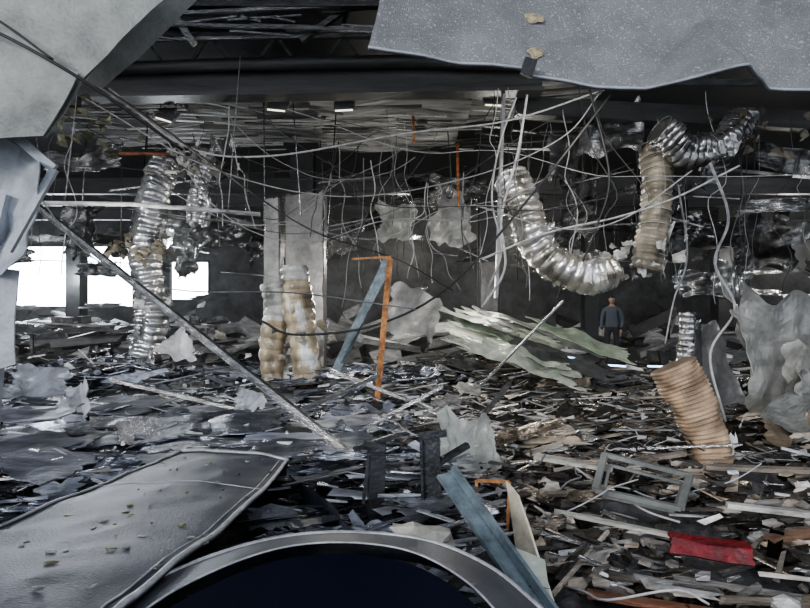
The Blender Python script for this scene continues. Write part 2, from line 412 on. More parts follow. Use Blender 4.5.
duct('torn_insulated_duct',[(4.25,9.3,4.3),(4.2,9.1,3.6),(4.1,9,2.9),(3.95,9,2.2)],.24,(.28,.25,.2),18,.15,mi='wrap')
duct('fallen_insulation_roll',[(2.74,4.8,.0),(2.68,4.85,.45),(2.56,4.9,.8),(2.42,4.95,1.10)],.165,(.40,.29,.20),28,.09,mi='wrap',hoops=False,taper=-.25,flaps=10,ribd=.08)
duct('torn_foil_duct',[(4.0,8.6,4.4),(4.5,8.7,4.1),(5.1,8.8,4.2),(5.6,9,4.7)],.22,(.25,.25,.25),18,.35)
duct('hanging_foil_duct',[(4.85,9.5,.3),(4.9,9.5,1.5)],.13,(.6,.6,.6),12,.2)

b=MB()
for (cx,cy,cz,s,n,c) in [(-5.3,9,4.65,.35,22,(.17,.165,.11)),(5.5,8.6,4.5,.4,20,(.10,.09,.07)),(-4.9,9.8,2.7,.3,40,(.28,.25,.19)),(-3.8,9.3,4.2,.4,30,(.35,.34,.31)),(3.4,8.9,2.4,.4,30,(.5,.49,.45)),(-4.6,9.8,1.6,.3,20,(.5,.5,.5)),(-2,9.2,1.1,.4,20,(.5,.47,.4))]:
    for i in range(n):
        p=Vector((cx+R.gauss(0,s),cy+R.gauss(0,.25),cz+R.gauss(0,s*.55))); l=U(.05,.2)
        q=[p,p+Vector((l,U(-.1,.1),U(-.08,.08))),p+Vector((l,U(-.1,.1),-U(.03,.16))),p+Vector((0,U(-.1,.1),-U(.03,.14)))]
        k=U(.4,1.6); b.plate(q,4,3,.05,6,tuple(x*k for x in c),ragged=.6)
b.make('torn_insulation_tufts',[M['debris']])

# ------------------------------------------------------------------ large crumpled sheets
def sheets(name, lst, m='debris', fold=0.0, rag=.5):
    b=MB()
    for (q,amp,col) in lst: b.plate(q,26,22,amp,1.8,col,0,th=.012,ragged=rag,fold=fold)
    return b.make(name,[M[m]])
sheets('crumpled_cladding_sheets',[
 ([(3.9,6.3,.2),(4.9,6.0,.0),(5.0,6.2,1.75),(3.75,6.3,1.8)],.14,(.26,.26,.25)),
 ([(3.35,6.1,1.35),(4.1,6.0,.45),(4.5,6.2,.9),(3.6,6.4,1.85)],.1,(.36,.36,.34)),
 ([(3.9,5.8,.7),(4.6,5.6,.1),(4.9,5.9,.6),(4.4,6.0,1.3)],.1,(.32,.32,.30)),
 ([(3.5,5.6,.35),(4.7,5.4,.25),(4.9,5.9,1.0),(4.2,5.9,.9)],.1,(.18,.18,.17)),
 ([(3.3,5.2,.12),(4.4,5.1,.1),(4.5,5.5,.5),(3.6,5.6,.42)],.08,(.18,.14,.10)),
 ([(3.5,6.6,.5),(3.9,6.5,.35),(3.8,6.8,1.4),(3.45,6.8,1.3)],.1,(.15,.155,.16))],'wrap',fold=.5,rag=.3)
sheets('torn_plasterboard_sheets',[
 ([(-.35,9,1.15),(.45,9,1.0),(.62,9.1,1.75),(-.2,9.2,1.95)],.14,(.5,.49,.46)),
 ([(.45,11,3.0),(1.3,11,2.8),(1.4,11.1,3.7),(.7,11.2,3.9)],.16,(.30,.30,.29)),
 ([(-.5,10.5,2.9),(.1,10.5,2.8),(.2,10.6,3.5),(-.5,10.6,3.6)],.16,(.34,.34,.31)),
 ([(-4.2,9.3,.75),(-3.5,9.2,.65),(-3.6,9.4,1.0),(-3.9,9.5,1.3)],.05,(.6,.6,.62)),
 ([(-6.2,8.2,.2),(-5.0,8.2,.15),(-5.2,8.5,.6),(-6.0,8.6,.65)],.08,(.25,.27,.31)),
 ([(.3,4.4,.28),(.75,4.3,.28),(.72,4.6,.66),(.32,4.7,.7)],.08,(.34,.35,.33)),
 ([(-3.95,6.3,.4),(-3.6,6.3,.4),(-3.65,6.4,.75),(-3.9,6.4,.7)],.04,(.55,.56,.6)),
 ([(-1.95,6.3,.42),(-1.6,6.3,.4),(-1.62,6.4,.60),(-1.9,6.4,.62)],.03,(.55,.56,.6)),
],'wrap',fold=.25,rag=.5)
lst=[]
for i in range(24):
    x=U(.5,2.4); y=U(9.3,12.5); z=U(.5,1.8)-(x-.6)*.3
    L=U(1.0,2.2); w=U(.05,.26); 
    c=R.choice([(.40,.46,.35),(.22,.23,.21),(.6,.64,.54),(.08,.08,.08),(.13,.135,.13)])
    lst.append(([(x,y,z),(x+L,y-.3,z-L*.33),(x+L+.1,y+.1,z-L*.33+w),(x+.1,y+.3,z+w)],.06,c))
sheets('collapsed_soffit_panels',lst,'wrap')
lst=[]
for (x,y,z,w,h,v) in [(3.0,9.6,4.3,1.0,.9,.35),(2.6,9.9,3.9,.5,.8,.25),(5.9,9.5,3.2,2.6,.25,.4),(6.2,9.8,4.1,1.8,.4,.2),(5.0,9.4,3.6,.5,.5,.25),(-6.5,10,4.0,1.4,.4,.25),(-3.6,10,3.9,.7,.8,.3),(.6,12.4,4.0,1.2,.5,.25),(-6.8,11,2.6,.8,1,.15),(3.2,11.5,3,.8,1.2,.12),(5,12,2.6,1.2,1.6,.1),(7,11.5,2.2,1,1.2,.15)]:
    s=U(-.2,.2); lst.append(([(x,y,z),(x+w,y+U(-.3,.3),z+s),(x+w+U(-.1,.1),y,z+h+s),(x+U(-.1,.1),y,z+h)],.16,(v,v,v)))
for i in range(60):
    x=U(-11,12); y=U(13,20); z=U(1.8,4.4); w=U(.3,2.2); h=U(.1,.9); v=R.choice([.05,.1,.2,.35,.5]); s=U(-.3,.3)
    if 3.8<x*14.3/y<6.8 and z<3: z+=1.5
    lst.append(([(x,y,z),(x+w,y+U(-.5,.5),z+s),(x+w,y,z+h+s),(x,y,z+h)],.2,(v,v,v)))
sheets('dangling_soffit_sheets',lst,'debris_metal',fold=.3)

# ------------------------------------------------------------------ rubble terrain
def H(x,y):
    base=.20*math.exp(-((y-4.8)/2.6)**2)+.08
    base+=.5*math.exp(-((x-1.7)/1.3)**2-((y-11.5)/1.7)**2)
    base+=.35*math.exp(-((x+1.0)/1.2)**2-((y-9.2)/1.0)**2)
    base+=.35*math.exp(-((x+6.5)/2.5)**2-((y-10.5)/1.5)**2)
    return base+.10*noise.noise(Vector((x*.9,y*.9,0)))+.05*noise.noise(Vector((x*3,y*3,5)))
b=MB(); nx,ny=220,180; vs=[]
for j in range(ny+1):
    y=1.0+23.5*(j/ny)**1.5
    for i in range(nx+1):
        x=(-1+2*i/nx)*min(3.2+y*.72,19.8); vs.append((x,y,max(-.02,H(x,y)+noise.noise(Vector((x*9,y*9,2)))*.04)))
b.add(vs,[(j*(nx+1)+i,j*(nx+1)+i+1,(j+1)*(nx+1)+i+1,(j+1)*(nx+1)+i) for j in range(ny) for i in range(nx)])
b.make('rubble_heap',[M['floor']])

def incar(x,y): return -2.4<x<.55 and y<4.0
EX=[(1.6,3.72,.42),(1.66,2.85,.3),(.68,2.5,.28),(2.65,4.45,.42),(.5,3.2,.2)]
def place(n,y0,y1,p=1.25):
    for _ in range(n):
        while True:
            y=y0+(y1-y0)*U(0,1)**p; x=U(-1,1)*(1.6+y*.82)
            if incar(x,y): continue
            if math.hypot(x-5.41,y-14.3)<.5: continue
            if abs(x-y*.378)<.5 and y>9.5 and U(0,1)<.85: continue
            if any(math.hypot(x-a,y-c)<r for a,c,r in EX): continue
            break
        yield x,y
def pal(x,y):
    if x<.1*y-.5:
        v=R.choice([.04,.07,.12,.18,.25,.36,.55])
        return (v*.91,v*.98,v*1.16)
    v=R.choice([.02,.04,.08,.14,.22,.35,.5]); w=U(0.02,.20)
    return (v*(1+w),v,v*(1-w*1.1))
b=MB()
for x,y in place(2300,2.2,14):
    s=.3+y*.075; L=U(.12,.9)*s; w=U(.03,.2)*s
    b.box((x,y,H(x,y)+U(0,.09)*s+.02),(L,w,U(.004,.02)),(U(-.35,.35),U(-.3,.3),R.gauss(0,.32)),pal(x,y),R.choice([0,0,1,1]),.12,U(.15,1))
b.make('scattered_sheet_debris',[M['debris'],M['debris_metal']])
b=MB()
for x,y in place(2600,2.2,12):
    s=.3+y*.07; d=(U(.03,.22)*s,U(.03,.18)*s,U(.02,.12)*s)
    b.chunk((x,y,H(x,y)+d[2]*.3+U(0,.06)),d,pal(x,y),R.choice([0,0,0,1]))
b.make('concrete_rubble',[M['debris'],M['debris_metal']])
b=MB()
for x,y in place(300,2.3,13):
    s=.4+y*.07; L=U(.4,1.5)*s; a=R.gauss(0,.5); t=U(-.25,.25); z=H(x,y)+.06*s+abs(math.sin(t))*L*.4
    dx=math.cos(a)*L/2; dy=math.sin(a)*L/2; dz=math.sin(t)*L/2
    if incar(x-dx,y-dy) or incar(x+dx,y+dy): continue
    b.beam((x-dx,y-dy,z-dz),(x+dx,y+dy,z+dz),U(.012,.035),U(.006,.02),pal(x,y) if U(0,1)<.5 else g(U(.35,.65)),R.choice([0,1]))
b.make('broken_battens',[M['debris'],M['debris_metal']])
b=MB()
for x,y in place(300,2.6,11):
    s=.4+y*.09; z=H(x,y)+.05
    w=U(.25,.8)*s; h=U(.08,.3)*s; a=U(-.5,.5); t=U(-.1,.7)
    X=Vector((math.cos(a),math.sin(a),U(-.2,.2))); Z=Vector((-math.sin(a)*math.cos(t),math.cos(a)*math.cos(t),math.sin(t)))
    p=Vector((x,y,z)); b.plate([p,p+X*w,p+X*w+Z*h,p+Z*h],12,8,.06*s,4,pal(x,y),R.choice([0,1]),ragged=.9,th=.006)
b.make('crumpled_metal_scraps',[M['debris'],M['debris_metal']])
b=MB()
for i in range(58):
    y=U(4.1,8.4); x=U(-.95*y,-.1*y-.2)
    z=H(x,y)+U(.05,.16); L=U(.5,1.5); w=U(.2,.65); a=R.gauss(.1,.3); v=R.choice([.08,.14,.2,.3,.4])
    X=Vector((math.cos(a),math.sin(a),U(-.06,.06))); Yv=Vector((-math.sin(a)+U(-.3,.3),math.cos(a),U(-.02,.16))); p=Vector((x,y,z))
    b.plate([p,p+X*L,p+X*L+Yv*w,p+Yv*w],16,10,.02,2.5,(v*.91,v*.98,v*1.17),R.choice([0,1]),th=.012,ragged=.25)
b.make('fallen_flat_panels',[M['debris'],M['debris_metal']])
b=MB()
for x,y in place(1100,2.4,12,1.0):
    s=.012+y*.005; v=U(.6,.85)
    b.box((x,y,H(x,y)+U(.05,.22)),(U(.6,5)*s,s*U(.4,1.3),.004),(U(-1,1),U(-.4,.4),R.gauss(0,.4)),(v,v,v),R.choice([0,1]),.3,U(.1,1))
b.make('sparkle_shards',[M['debris'],M['debris_metal']])  # pale glass and foil bits added for sparkle, glints put into the colour
b=MB()
for i in range(520):
    y=U(13,24); x=U(-1,1)*y*.8
    if abs(x/y-.378)<.075 and y<20: continue
    z=abs(R.gauss(0,.7))
    v=R.choice([.03,.06,.1,.2,.45])
    b.box((x,y,z*.6+.1),(U(.3,1.8),U(.1,.8),U(.03,.4)),(U(-.5,.5),U(-.5,.5),U(-.5,.5)),g(v),0,.2,U(.2,1))
b.make('collapsed_interior_wreckage',[M['debris']])

for (x,y) in ((-8.5,14),(-5.6,13.5)):
    b=MB(); c=g(.1)
    b.box((x,y,1.15),(1.8,.8,.05),(0,.06,0),g(.2))
    for sx in(-.8,.8):
        for sy in(-.35,.35): b.beam((x+sx,y+sy,0),(x+sx*1.02,y+sy,1.13),.06,.06,c)
    b.beam((x-.8,y,.5),(x+.8,y,.5),.04,.04,c)
    for k in range(9): b.box((x+U(-.8,.8),y+U(-.3,.3),1.25),(U(.1,.4),.2,U(.05,.2)),(0,U(-.2,.2),U(-1,1)),g(U(.05,.4)))
    b.make('display_table',[M['debris']])

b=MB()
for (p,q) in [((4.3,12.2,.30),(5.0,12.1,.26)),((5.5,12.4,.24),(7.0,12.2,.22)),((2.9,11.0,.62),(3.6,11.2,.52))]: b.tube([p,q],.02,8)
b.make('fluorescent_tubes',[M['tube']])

# ------------------------------------------------------------------ wires
def wirepath(a,bb,sag,jit=.06,n=24):
    a=Vector(a); bb=Vector(bb); o=U(0,99); L=(bb-a).length; out=[]
    for i in range(n+1):
        t=i/n; p=a.lerp(bb,t); p.z-=sag*4*t*(1-t)
        w=math.sin(math.pi*t)
        p+=Vector((noise.noise(Vector((t*3,o,0))),noise.noise(Vector((t*3,o,7))),noise.noise(Vector((t*3,o,3)))))*jit*w*L*.5
        out.append(p)
    return out
b=MB()
def W(pts,r=.012,v=.3,n=40): b.tube(catmull(pts,n),r,5,g(v))
W([(-1.8,3.05,2.93),(-2.0,4.5,3.1),(-2.2,8,3.25),(-1.3,8,2.7),(-.1,8,2.3),(.7,8,1.85)],.012,.03)
W([(-2.5,2.9,3.2),(-2.22,2.92,3.12),(-1.76,2.95,2.87),(-1.3,3.2,2.55)],.009,.015)
W([(-2.5,2.9,3.26),(-2.22,2.92,3.19),(-1.9,2.95,2.97)],.007,.015)
W([(-4.6,8.5,5.0),(-3.4,8.5,4.1),(-2.1,8.5,3.95),(0,8.5,4.3),(1.6,8.5,4.5),(3.0,8.5,4.95)],.016,.42)
W([(-4.9,8.4,4.8),(-3,8.4,3.75),(-1,8.4,3.3),(1,8.4,3.6),(2.4,8.4,4.2),(3.0,8.4,4.9)],.011,.3)
W([(3.0,8,4.7),(1.9,8,3.3),(.7,8,1.95),(-.4,8,1.35),(-1.6,8,1.2),(-2.1,8,1.4)],.018,.04)
W([(-4.0,8.6,4.6),(-2.9,8.6,3.1),(-1.6,8.5,2.6),(-.3,8.5,2.95),(1.0,8.5,3.0),(2.2,8.4,3.6)],.011,.3)
W([(1.9,8.5,4.9),(1.75,8.5,4.0),(1.5,8.5,3.0),(1.55,8.5,2.2),(1.2,8.5,1.6)],.02,.6)
W([(1.75,8.6,4.9),(1.5,8.6,4.2),(1.35,8.5,3.3),(1.5,8.5,2.5),(1.3,8.5,1.9)],.016,.5)
W([(3.35,6,3.2),(3.55,6,2.6),(3.4,6,2.1),(3.62,6,1.6),(3.35,6,1.1),(3.4,5.8,.4)],.015,.6)
W([(3.1,6.2,3.0),(3.2,6.2,2.2),(3.05,6.2,1.7),(2.95,6.2,1.2)],.01,.4)
W([(5.2,8.5,3.8),(4.2,8.5,3.3),(3.3,8.5,3.0),(2.2,8.5,2.75),(1.2,8.5,2.35)],.018,.55)
W([(4.2,8,3.6),(3.2,8,2.9),(2.3,8,2.75),(1.0,8,3.1)],.012,.4)
W([(2.8,8.3,4.9),(3.1,8.3,3.6),(2.9,8.3,2.8),(2.7,8.3,2.3)],.018,.04)
W([(-3.7,5,3.2),(-3.0,5,2.2),(-2.2,5,1.8),(-1.0,5,1.75),(.1,5,1.6)],.007,.2)
b.make('hanging_cables',[M['wire']])
b=MB()
for i in range(13):
    a=(U(-6,-1),U(7.5,10),U(3.2,5)); c=(U(0,6.5),U(7.5,10),U(3.0,5))
    b.tube(wirepath(a,c,U(.1,1.1),.2,40),U(.004,.008),4,g(R.choice([.03,.05,.12,.25,.4])))
b.make('strung_electrical_wires',[M['wire']])
b=MB()
for (cx,cy,n,z0,z1,s) in [(-.85,8.6,7,3.9,2.0,.16),(.5,9.2,7,3.6,2.2,.2),(1.55,8.8,6,5,2.3,.14),(-3.2,9,5,4.6,2.6,.3),(3.1,9.2,4,4.9,2.2,.3),(4.9,9,6,4.8,2.2,.5),(-.3,10,6,4.8,2.6,.4),(-5.6,9.4,5,4.8,2.2,.6),(2.4,10.5,6,4.9,2.3,.5),(6.3,9.5,6,4.5,1.6,.6)]:
    for i in range(n):
        x=cx+R.gauss(0,s); y=cy+U(-.4,.4); t=z0+U(-.3,.4); bo=z1+U(-.6,.7)
        b.tube(wirepath((x,y,t),(x+R.gauss(0,.35),y,bo),0,.3,24),U(.005,.010),4,g(R.choice([.03,.1,.3,.5])))
b.make('dangling_wires',[M['wire']])
b=MB()
for i in range(60):
    x=U(-7,7); y=U(9.5,16); z=U(2.2,4.4)
    if i%2: b.tube([(x,y,5.3),(x+U(-.2,.2),y,z)],.012,4,g(U(.1,.4)))
    else:
        L=U(.5,2); a=R.gauss(0,.35); b.beam((x,y,z),(x+L*math.cos(a),y+U(-.3,.3),z+L*math.sin(a)),.05,.025,g(U(.1,.4)))
b.make('bent_hanger_rods',[M['debris_metal']])
b=MB()
b.beam((1.0,8.5,.2),(2.6,9,1.7),.04,.03,g(.4)); b.beam((-.7,5.2,.3),(.35,5.0,.9),.05,.03,g(.35)); b.beam((.1,4.2,.2),(1.0,5.2,.9),.035,.03,g(.45))
b.beam((-1.6,5.6,.3),(-.3,6.2,.85),.05,.04,g(.25)); b.beam((.35,7,.3),(-1.0,7.4,.75),.06,.04,g(.3)); b.beam((-3.5,6.5,.75),(-1.2,6.2,.3),.05,.04,g(.3)); b.beam((-.2,3.5,.35),(.9,4.2,.28),.04,.03,g(.5))
b.make('bent_steel_rails',[M['debris_metal']])

# ------------------------------------------------------------------ foreground items
b=MB()
b.box((-.175,3.2,.45),(.09,.09,.8),(.05,.03,.2)); b.box((-.175,3.14,.83),(.13,.03,.05),(0,.2,0)); b.beam((-.3,3.2,.80),(-.05,3.2,.88),.03,.03)
b.beam((-.24,3.15,.5),(-.2,3.15,.86),.02,.02)
b.make('broken_square_post',[M['post']])
b=MB()
b.box((.16,3.2,.46),(.11,.09,.86),(.02,-.03,-.1)); b.box((.16,3.14,.9),(.16,.02,.04),(0,-.1,0)); b.box((.1,3.14,.55),(.015,.02,.65),(0,-.03,0)); b.beam((.16,3.2,.7),(.38,3.3,.8),.04,.03)
b.make('broken_square_post',[M['post']])
b=MB(); b.beam((.2,2.85,.76),(.66,2.1,.25),.08,.02); b.beam((.25,2.86,.79),(.71,2.1,.28),.02,.045)
b.make('fallen_blue_grey_channel',[M['bluesteel']])
b=MB(); b.plate([(.56,2.5,.12),(.70,2.25,.15),(.59,2.9,.64),(.55,3.0,.68)],6,10,.01,2,(.55,.50,.40),th=.015)
b.plate([(.36,2.2,.24),(.60,2.1,.22),(.64,2.5,.48),(.46,2.6,.52)],8,8,.02,2,(.50,.53,.46),th=.01)
b.make('broken_white_board',[M['wrap']])
b=MB(); A,B_,C,D_=Vector((.42,3.3,.30)),Vector((.62,3.3,.27)),Vector((.64,3.35,.56)),Vector((.44,3.35,.57))
for p,q in((A,B_),(B_,C),(C,D_),(D_,A)): b.beam(p,q,.018,.018)
b.make('orange_chair_frame',[M['orange']])
b=MB(); P=[Vector(p) for p in((1.46,4.0,.55),(1.98,3.8,.46),(1.74,3.45,.36),(1.26,3.62,.42))]
for i in range(4): b.beam(P[i],P[(i+1)%4],.045,.03)
P2=[p+Vector((0,0,-.05)) for p in P]
for i in range(4): b.beam(P2[i].lerp(P2[(i+2)%4],.08),P2[(i+1)%4].lerp(P2[(i+3)%4],.08),.02,.02)
b.make('fallen_window_frame',[M['greypanel']])
b=MB(); b.plate([(1.42,2.92,.32),(1.80,2.82,.30),(1.82,2.86,.37),(1.44,2.96,.39)],20,8,.02,5,th=.03,sm=True,ragged=.12)
b.plate([(1.44,2.96,.388),(1.82,2.86,.368),(1.83,2.93,.372),(1.46,3.03,.392)],14,5,.01,4,th=.01,ragged=.2,sm=True)
b.make('red_plastic_cover',[M['red']])
def boards(name,lst):
    b=MB()
    for (p,q,w,h,c) in lst: b.beam(p,q,w,h,c)
    b.make(name,[M['debris']])
boards('broken_timber_boards',[((.85,2.55,.30),(1.5,2.4,.27),.06,.02,(.22,.10,.06)),((1.0,2.35,.28),(1.4,2.25,.25),.05,.03,(.2,.10,.06)),((1.3,2.65,.32),(2.1,2.45,.28),.04,.02,(.35,.34,.31)),((.9,3.3,.40),(1.5,3.1,.34),.04,.02,(.45,.44,.4)),((1.0,2.05,.25),(1.6,2.0,.2),.08,.02,(.3,.3,.29)),((2.3,4.2,.4),(3.2,4.0,.42),.08,.03,(.28,.24,.2)),((1.8,4.4,.38),(2.3,4.5,.42),.06,.03,(.25,.2,.17)),((1.0,4.2,.48),(1.5,3.95,.46),.10,.03,(.5,.48,.42)),((2.0,3.4,.4),(2.7,3.2,.38),.05,.03,(.5,.49,.46)),((2.0,3.0,.36),(2.5,3.15,.36),.06,.03,(.2,.12,.08))])
b=MB()
b.chunk((.05,2.62,.56),(.26,.16,.12),(.55,.52,.44)); b.chunk((.14,2.6,.56),(.2,.14,.10),(.5,.48,.42)); b.box((.08,2.64,.47),(.28,.16,.14),(.1,.1,.1),(.4,.38,.33),0,.15)
b.make('foam_insulation_block',[M['wrap']])
b=MB()
for i in range(620):
    x=U(.6,3.2); y=U(2.0,4.6)
    if any(math.hypot(x-a,y-c)<r*.85 for a,c,r in EX): continue
    v=R.choice([.02,.05,.09,.18,.35,.5]); w=U(0,.22); c=(v*(1+w),v,v*(1-w))
    if U(0,1)<.5: b.box((x,y,H(x,y)+U(.02,.14)),(U(.06,.35),U(.02,.08),U(.006,.03)),(U(-.4,.4),U(-.4,.4),U(-1,1)),c,R.choice([0,0,1]),.2,U(.3,1))
    else: b.chunk((x,y,H(x,y)+U(.02,.12)),(U(.04,.2),U(.04,.16),U(.03,.1)),c)
b.make('splintered_debris_pile',[M['debris'],M['debris_metal']])
b=MB()
for i in range(60):
    x=U(-.4,3.2); y=U(2.6,7); z=H(x,y)+.08
    if incar(x,y): continue
    pts=[Vector((x,y,z))]
    a=U(0,6.28)
    for k in range(4):
        a+=U(-1,1); pts.append(pts[-1]+Vector((math.cos(a)*U(.08,.3),math.sin(a)*U(.05,.2),U(-.06,.1))))
    b.tube(catmull(pts,16),U(.004,.008),5,g(R.choice([.03,.2,.5])))
b.make('cable_offcuts',[M['wire']])

# ------------------------------------------------------------------ crushed car
car=empty('crushed_car')
nu,nv=40,44; vs=[]
Aq,Bq,Cq,Dq=Vector((-2.0,1.3,.72)),Vector((-.86,1.5,.77)),Vector((-.80,3.72,.58)),Vector((-1.62,3.95,.58))
for j in range(nv+1):
    for i in range(nu+1):
        u=i/nu; v=j/nv; p=(Aq*(1-u)+Bq*u)*(1-v)+(Dq*(1-u)+Cq*u)*v
        p.x += .05*math.sin(v*3.14)*u
        p.z+=.03*math.sin(u*3.14)+.025*noise.noise(p*2.2)-.02*abs(noise.noise(p*4.0))
        vs.append(p)
b=MB()
b.add(vs,[(j*(nu+1)+i,j*(nu+1)+i+1,(j+1)*(nu+1)+i+1,(j+1)*(nu+1)+i) for j in range(nv) for i in range(nu)],sm=True)
o=b.make('bonnet_skin',[M['carpaint']],car); md=o.modifiers.new('s','SOLIDIFY'); md.thickness=.015
b=MB()
right=[vs[j*(nu+1)+nu]+Vector((0,0,.008)) for j in range(nv+1)]
right2=[vs[j*(nu+1)+nu]+Vector((-.05,0,.006)) for j in range(nv+1)]
top=[vs[nv*(nu+1)+i]+Vector((0,0,.008)) for i in range(nu+1)]
b.tube(right,.012,6); b.tube(top,.012,6); b.tube(right2,.004,5)
mid=[vs[(30)*(nu+1)+i]+Vector((0,0,.002)) for i in range(nu+1)]; b.tube(mid,.003,5)
left=[vs[j*(nu+1)]+Vector((0,0,.008)) for j in range(nv+1)]; b.tube(left,.008,6)
b.make('bonnet_edge_trim',[M['cartrim']],car)
b=MB()
for i in range(70):
    k=R.randrange(len(vs)); p=vs[k]; v=R.choice([.06,.12,.25])
    if p.y<1.7: continue
    c=(v,v,v) if U(0,1)<.85 else (.16,.15,.05)
    b.chunk((p.x*.98,p.y,p.z+.004),(U(.01,.05),U(.01,.04),U(.004,.012)),c)
b.make('plaster_chips',[M['debris']],car)
arch=catmull([(-.86,1.45,.70),(-.74,1.72,.74),(-.52,1.95,.76),(-.28,2.03,.765),(0,1.98,.76),(.2,1.82,.73),(.33,1.6,.68)],50)
arch2=[p+Vector(((p.x+.27)*.22,.17,-.035)) for p in arch]
b=MB(); n=len(arch)
vv=arch+arch2+[p+Vector((0,.05,-.12)) for p in arch2]
b.add(vv,[(i,i+1,n+i+1,n+i) for i in range(n-1)]+[(n+i,n+i+1,2*n+i+1,2*n+i) for i in range(n-1)],sm=True)
b.make('window_surround',[M['carpaint']],car)
b=MB(); b.tube(arch2,.009,6); b.tube(arch,.004,6); b.make('window_seal_trim',[M['cartrim']],car)
b=MB(); inner=[Vector((p.x*.98-.005,p.y-.03,p.z-.03)) for p in arch]; low_=[Vector((-.27+(p.x+.27)*.8,1.35+(p.y-1.45)*.15,.30)) for p in arch]
b.add(inner+low_,[(i,i+1,n+i+1,n+i) for i in range(n-1)],sm=True)
b.make('dark_window_opening',[M['cabin_dark']],car)  # near-black sheet in the window, darkness of the car interior put into its colour
b=MB()
b.plate([(-2.1,1.3,.1),(.38,1.3,.1),(.36,1.5,.66),(-2.0,1.3,.70)],20,8,.03,2,sm=True)
b.plate([(-1.62,3.97,.1),(-.8,3.75,.1),(-.8,3.74,.57),(-1.62,3.95,.57)],12,6,.04,2,sm=True)
b.plate([(.38,1.5,.1),(-.75,3.75,.1),(-.78,3.7,.50),(.36,1.6,.58)],20,8,.05,2,sm=True)
b.plate([(-2.1,1.3,.1),(-1.62,3.97,.1),(-1.62,3.95,.57),(-2.0,1.3,.70)],20,8,.03,2,sm=True)
b.make('body_side',[M['carpaint']],car)
b=MB()
for k in range(24):
    a=k/24*6.283; a2=(k+1)/24*6.283
    b.beam((-2.12,2.2+.3*math.cos(a),.32+.3*math.sin(a)),(-2.12,2.2+.3*math.cos(a2),.32+.3*math.sin(a2)),.2,.1)
b.make('tyre',[M['rubber']],car)
b=MB()
for i in range(260):
    x=U(-.75,.45); y=U(2.25,4.0)
    z=H(x,y)+U(.08,.34); v=R.choice([.05,.09,.15,.25,.4,.6])
    b.box((x,y,z),(U(.1,.55),U(.02,.10),U(.003,.012)),(U(-.25,.25),U(-.2,.2),R.gauss(.15,.35)),(v*.92,v*.97,v*1.1),R.choice([0,1]),.15,U(.1,1))
for i in range(34):
    x=U(-.8,.3); y=U(2.3,3.9); z=H(x,y)+U(.12,.3); v=R.choice([.08,.15,.3,.5]); a=R.gauss(.1,.3)
    X=Vector((math.cos(a),math.sin(a),U(-.1,.1)))*U(.25,.6); Yv=Vector((U(-.1,.1),U(.06,.2),U(0,.1))); p=Vector((x,y,z))
    if x+X.x>.5: continue
    b.plate([p,p+X,p+X+Yv,p+Yv],14,7,.03,5,(v*.92,v*.97,v*1.1),R.choice([0,1]),ragged=.8,th=.004)
b.make('torn_bodywork_strips',[M['debris'],M['debris_metal']])

# ------------------------------------------------------------------ person
PX,PY=5.41,14.3
per=empty('person',(PX,PY,H(PX,PY)+.03)); per.rotation_euler=(0,0,math.radians(-25))
def skin(name,verts,edges,radii,m,root=0,sub=2,parent=per):
    me=D.meshes.new(name); me.from_pydata([Vector(v) for v in verts],edges,[]); me.materials.append(m)
    ob=D.objects.new(name,me); SC.collection.objects.link(ob); ob.parent=parent
    md=ob.modifiers.new('k','SKIN'); md.use_smooth_shade=True
    for i,r in enumerate(radii):
        sv=me.skin_vertices[0].data[i]; sv.radius=r if isinstance(r,tuple) else (r,r); sv.use_root=(i==root)
    s=ob.modifiers.new('s','SUBSURF'); s.levels=sub; s.render_levels=sub
    return ob
mc,nt,bs=newmat('clothing'); N=nt.nodes; L=nt.links
tc=N.new('ShaderNodeTexCoord'); sp=N.new('ShaderNodeSeparateXYZ'); L.new(tc.outputs['Object'],sp.inputs[0])
rp=N.new('ShaderNodeValToRGB'); rp.color_ramp.interpolation='CONSTANT'
ml=N.new('ShaderNodeMath'); ml.operation='MULTIPLY'; ml.inputs[1].default_value=.5; L.new(sp.outputs[2],ml.inputs[0]); L.new(ml.outputs[0],rp.inputs[0])
rp.color_ramp.elements[0].color=(.012,.013,.018,1); rp.color_ramp.elements[1].position=.47; rp.color_ramp.elements[1].color=(.055,.065,.085,1)
e2=rp.color_ramp.elements.new(.735); e2.color=(.3,.18,.13,1)
L.new(rp.outputs[0],bs.inputs['Base Color']); bs.inputs['Roughness'].default_value=.8
V=[(0,0,.95),(0,0,1.12),(0,-.01,1.3),(0,0,1.42),(0,0,1.5),(0,-.01,1.56),
   (-.10,0,.88),(-.12,-.04,.5),(-.13,.0,.10),(.10,0,.88),(.13,.0,.5),(.15,.05,.10),
   (-.19,0,1.38),(-.25,.0,1.1),(-.24,-.10,.87),(.19,0,1.38),(.26,.02,1.1),(.23,-.12,.89)]
E=[(0,1),(1,2),(2,3),(3,4),(4,5),(0,6),(6,7),(7,8),(0,9),(9,10),(10,11),(3,12),(12,13),(13,14),(3,15),(15,16),(16,17)]
RR=[(.17,.12),(.15,.11),(.18,.12),(.13,.10),.06,.055,.10,.075,.055,.10,.075,.055,.07,.052,.036,.07,.052,.036]
skin('body',V,E,RR,mc)
b=MB(); vs=[];nl,ns=16,24
for j in range(nl+1):
    ph=math.pi*j/nl
    for i in range(ns):
        th=2*math.pi*i/ns; x=.075*math.sin(ph)*math.cos(th); y=.095*math.sin(ph)*math.sin(th); z=.12*math.cos(ph)
        if z<0: x*=1+.25*z/.12; y*=1+.12*z/.12
        if y<0 and -.05<z<.02 and abs(x)<.02: y-=.022*(1-abs(x)/.02)
        vs.append((x,y-.01,1.645+z))
b.add(vs,[(j*ns+i,j*ns+(i+1)%ns,(j+1)*ns+(i+1)%ns,(j+1)*ns+i) for j in range(nl) for i in range(ns)],sm=True)
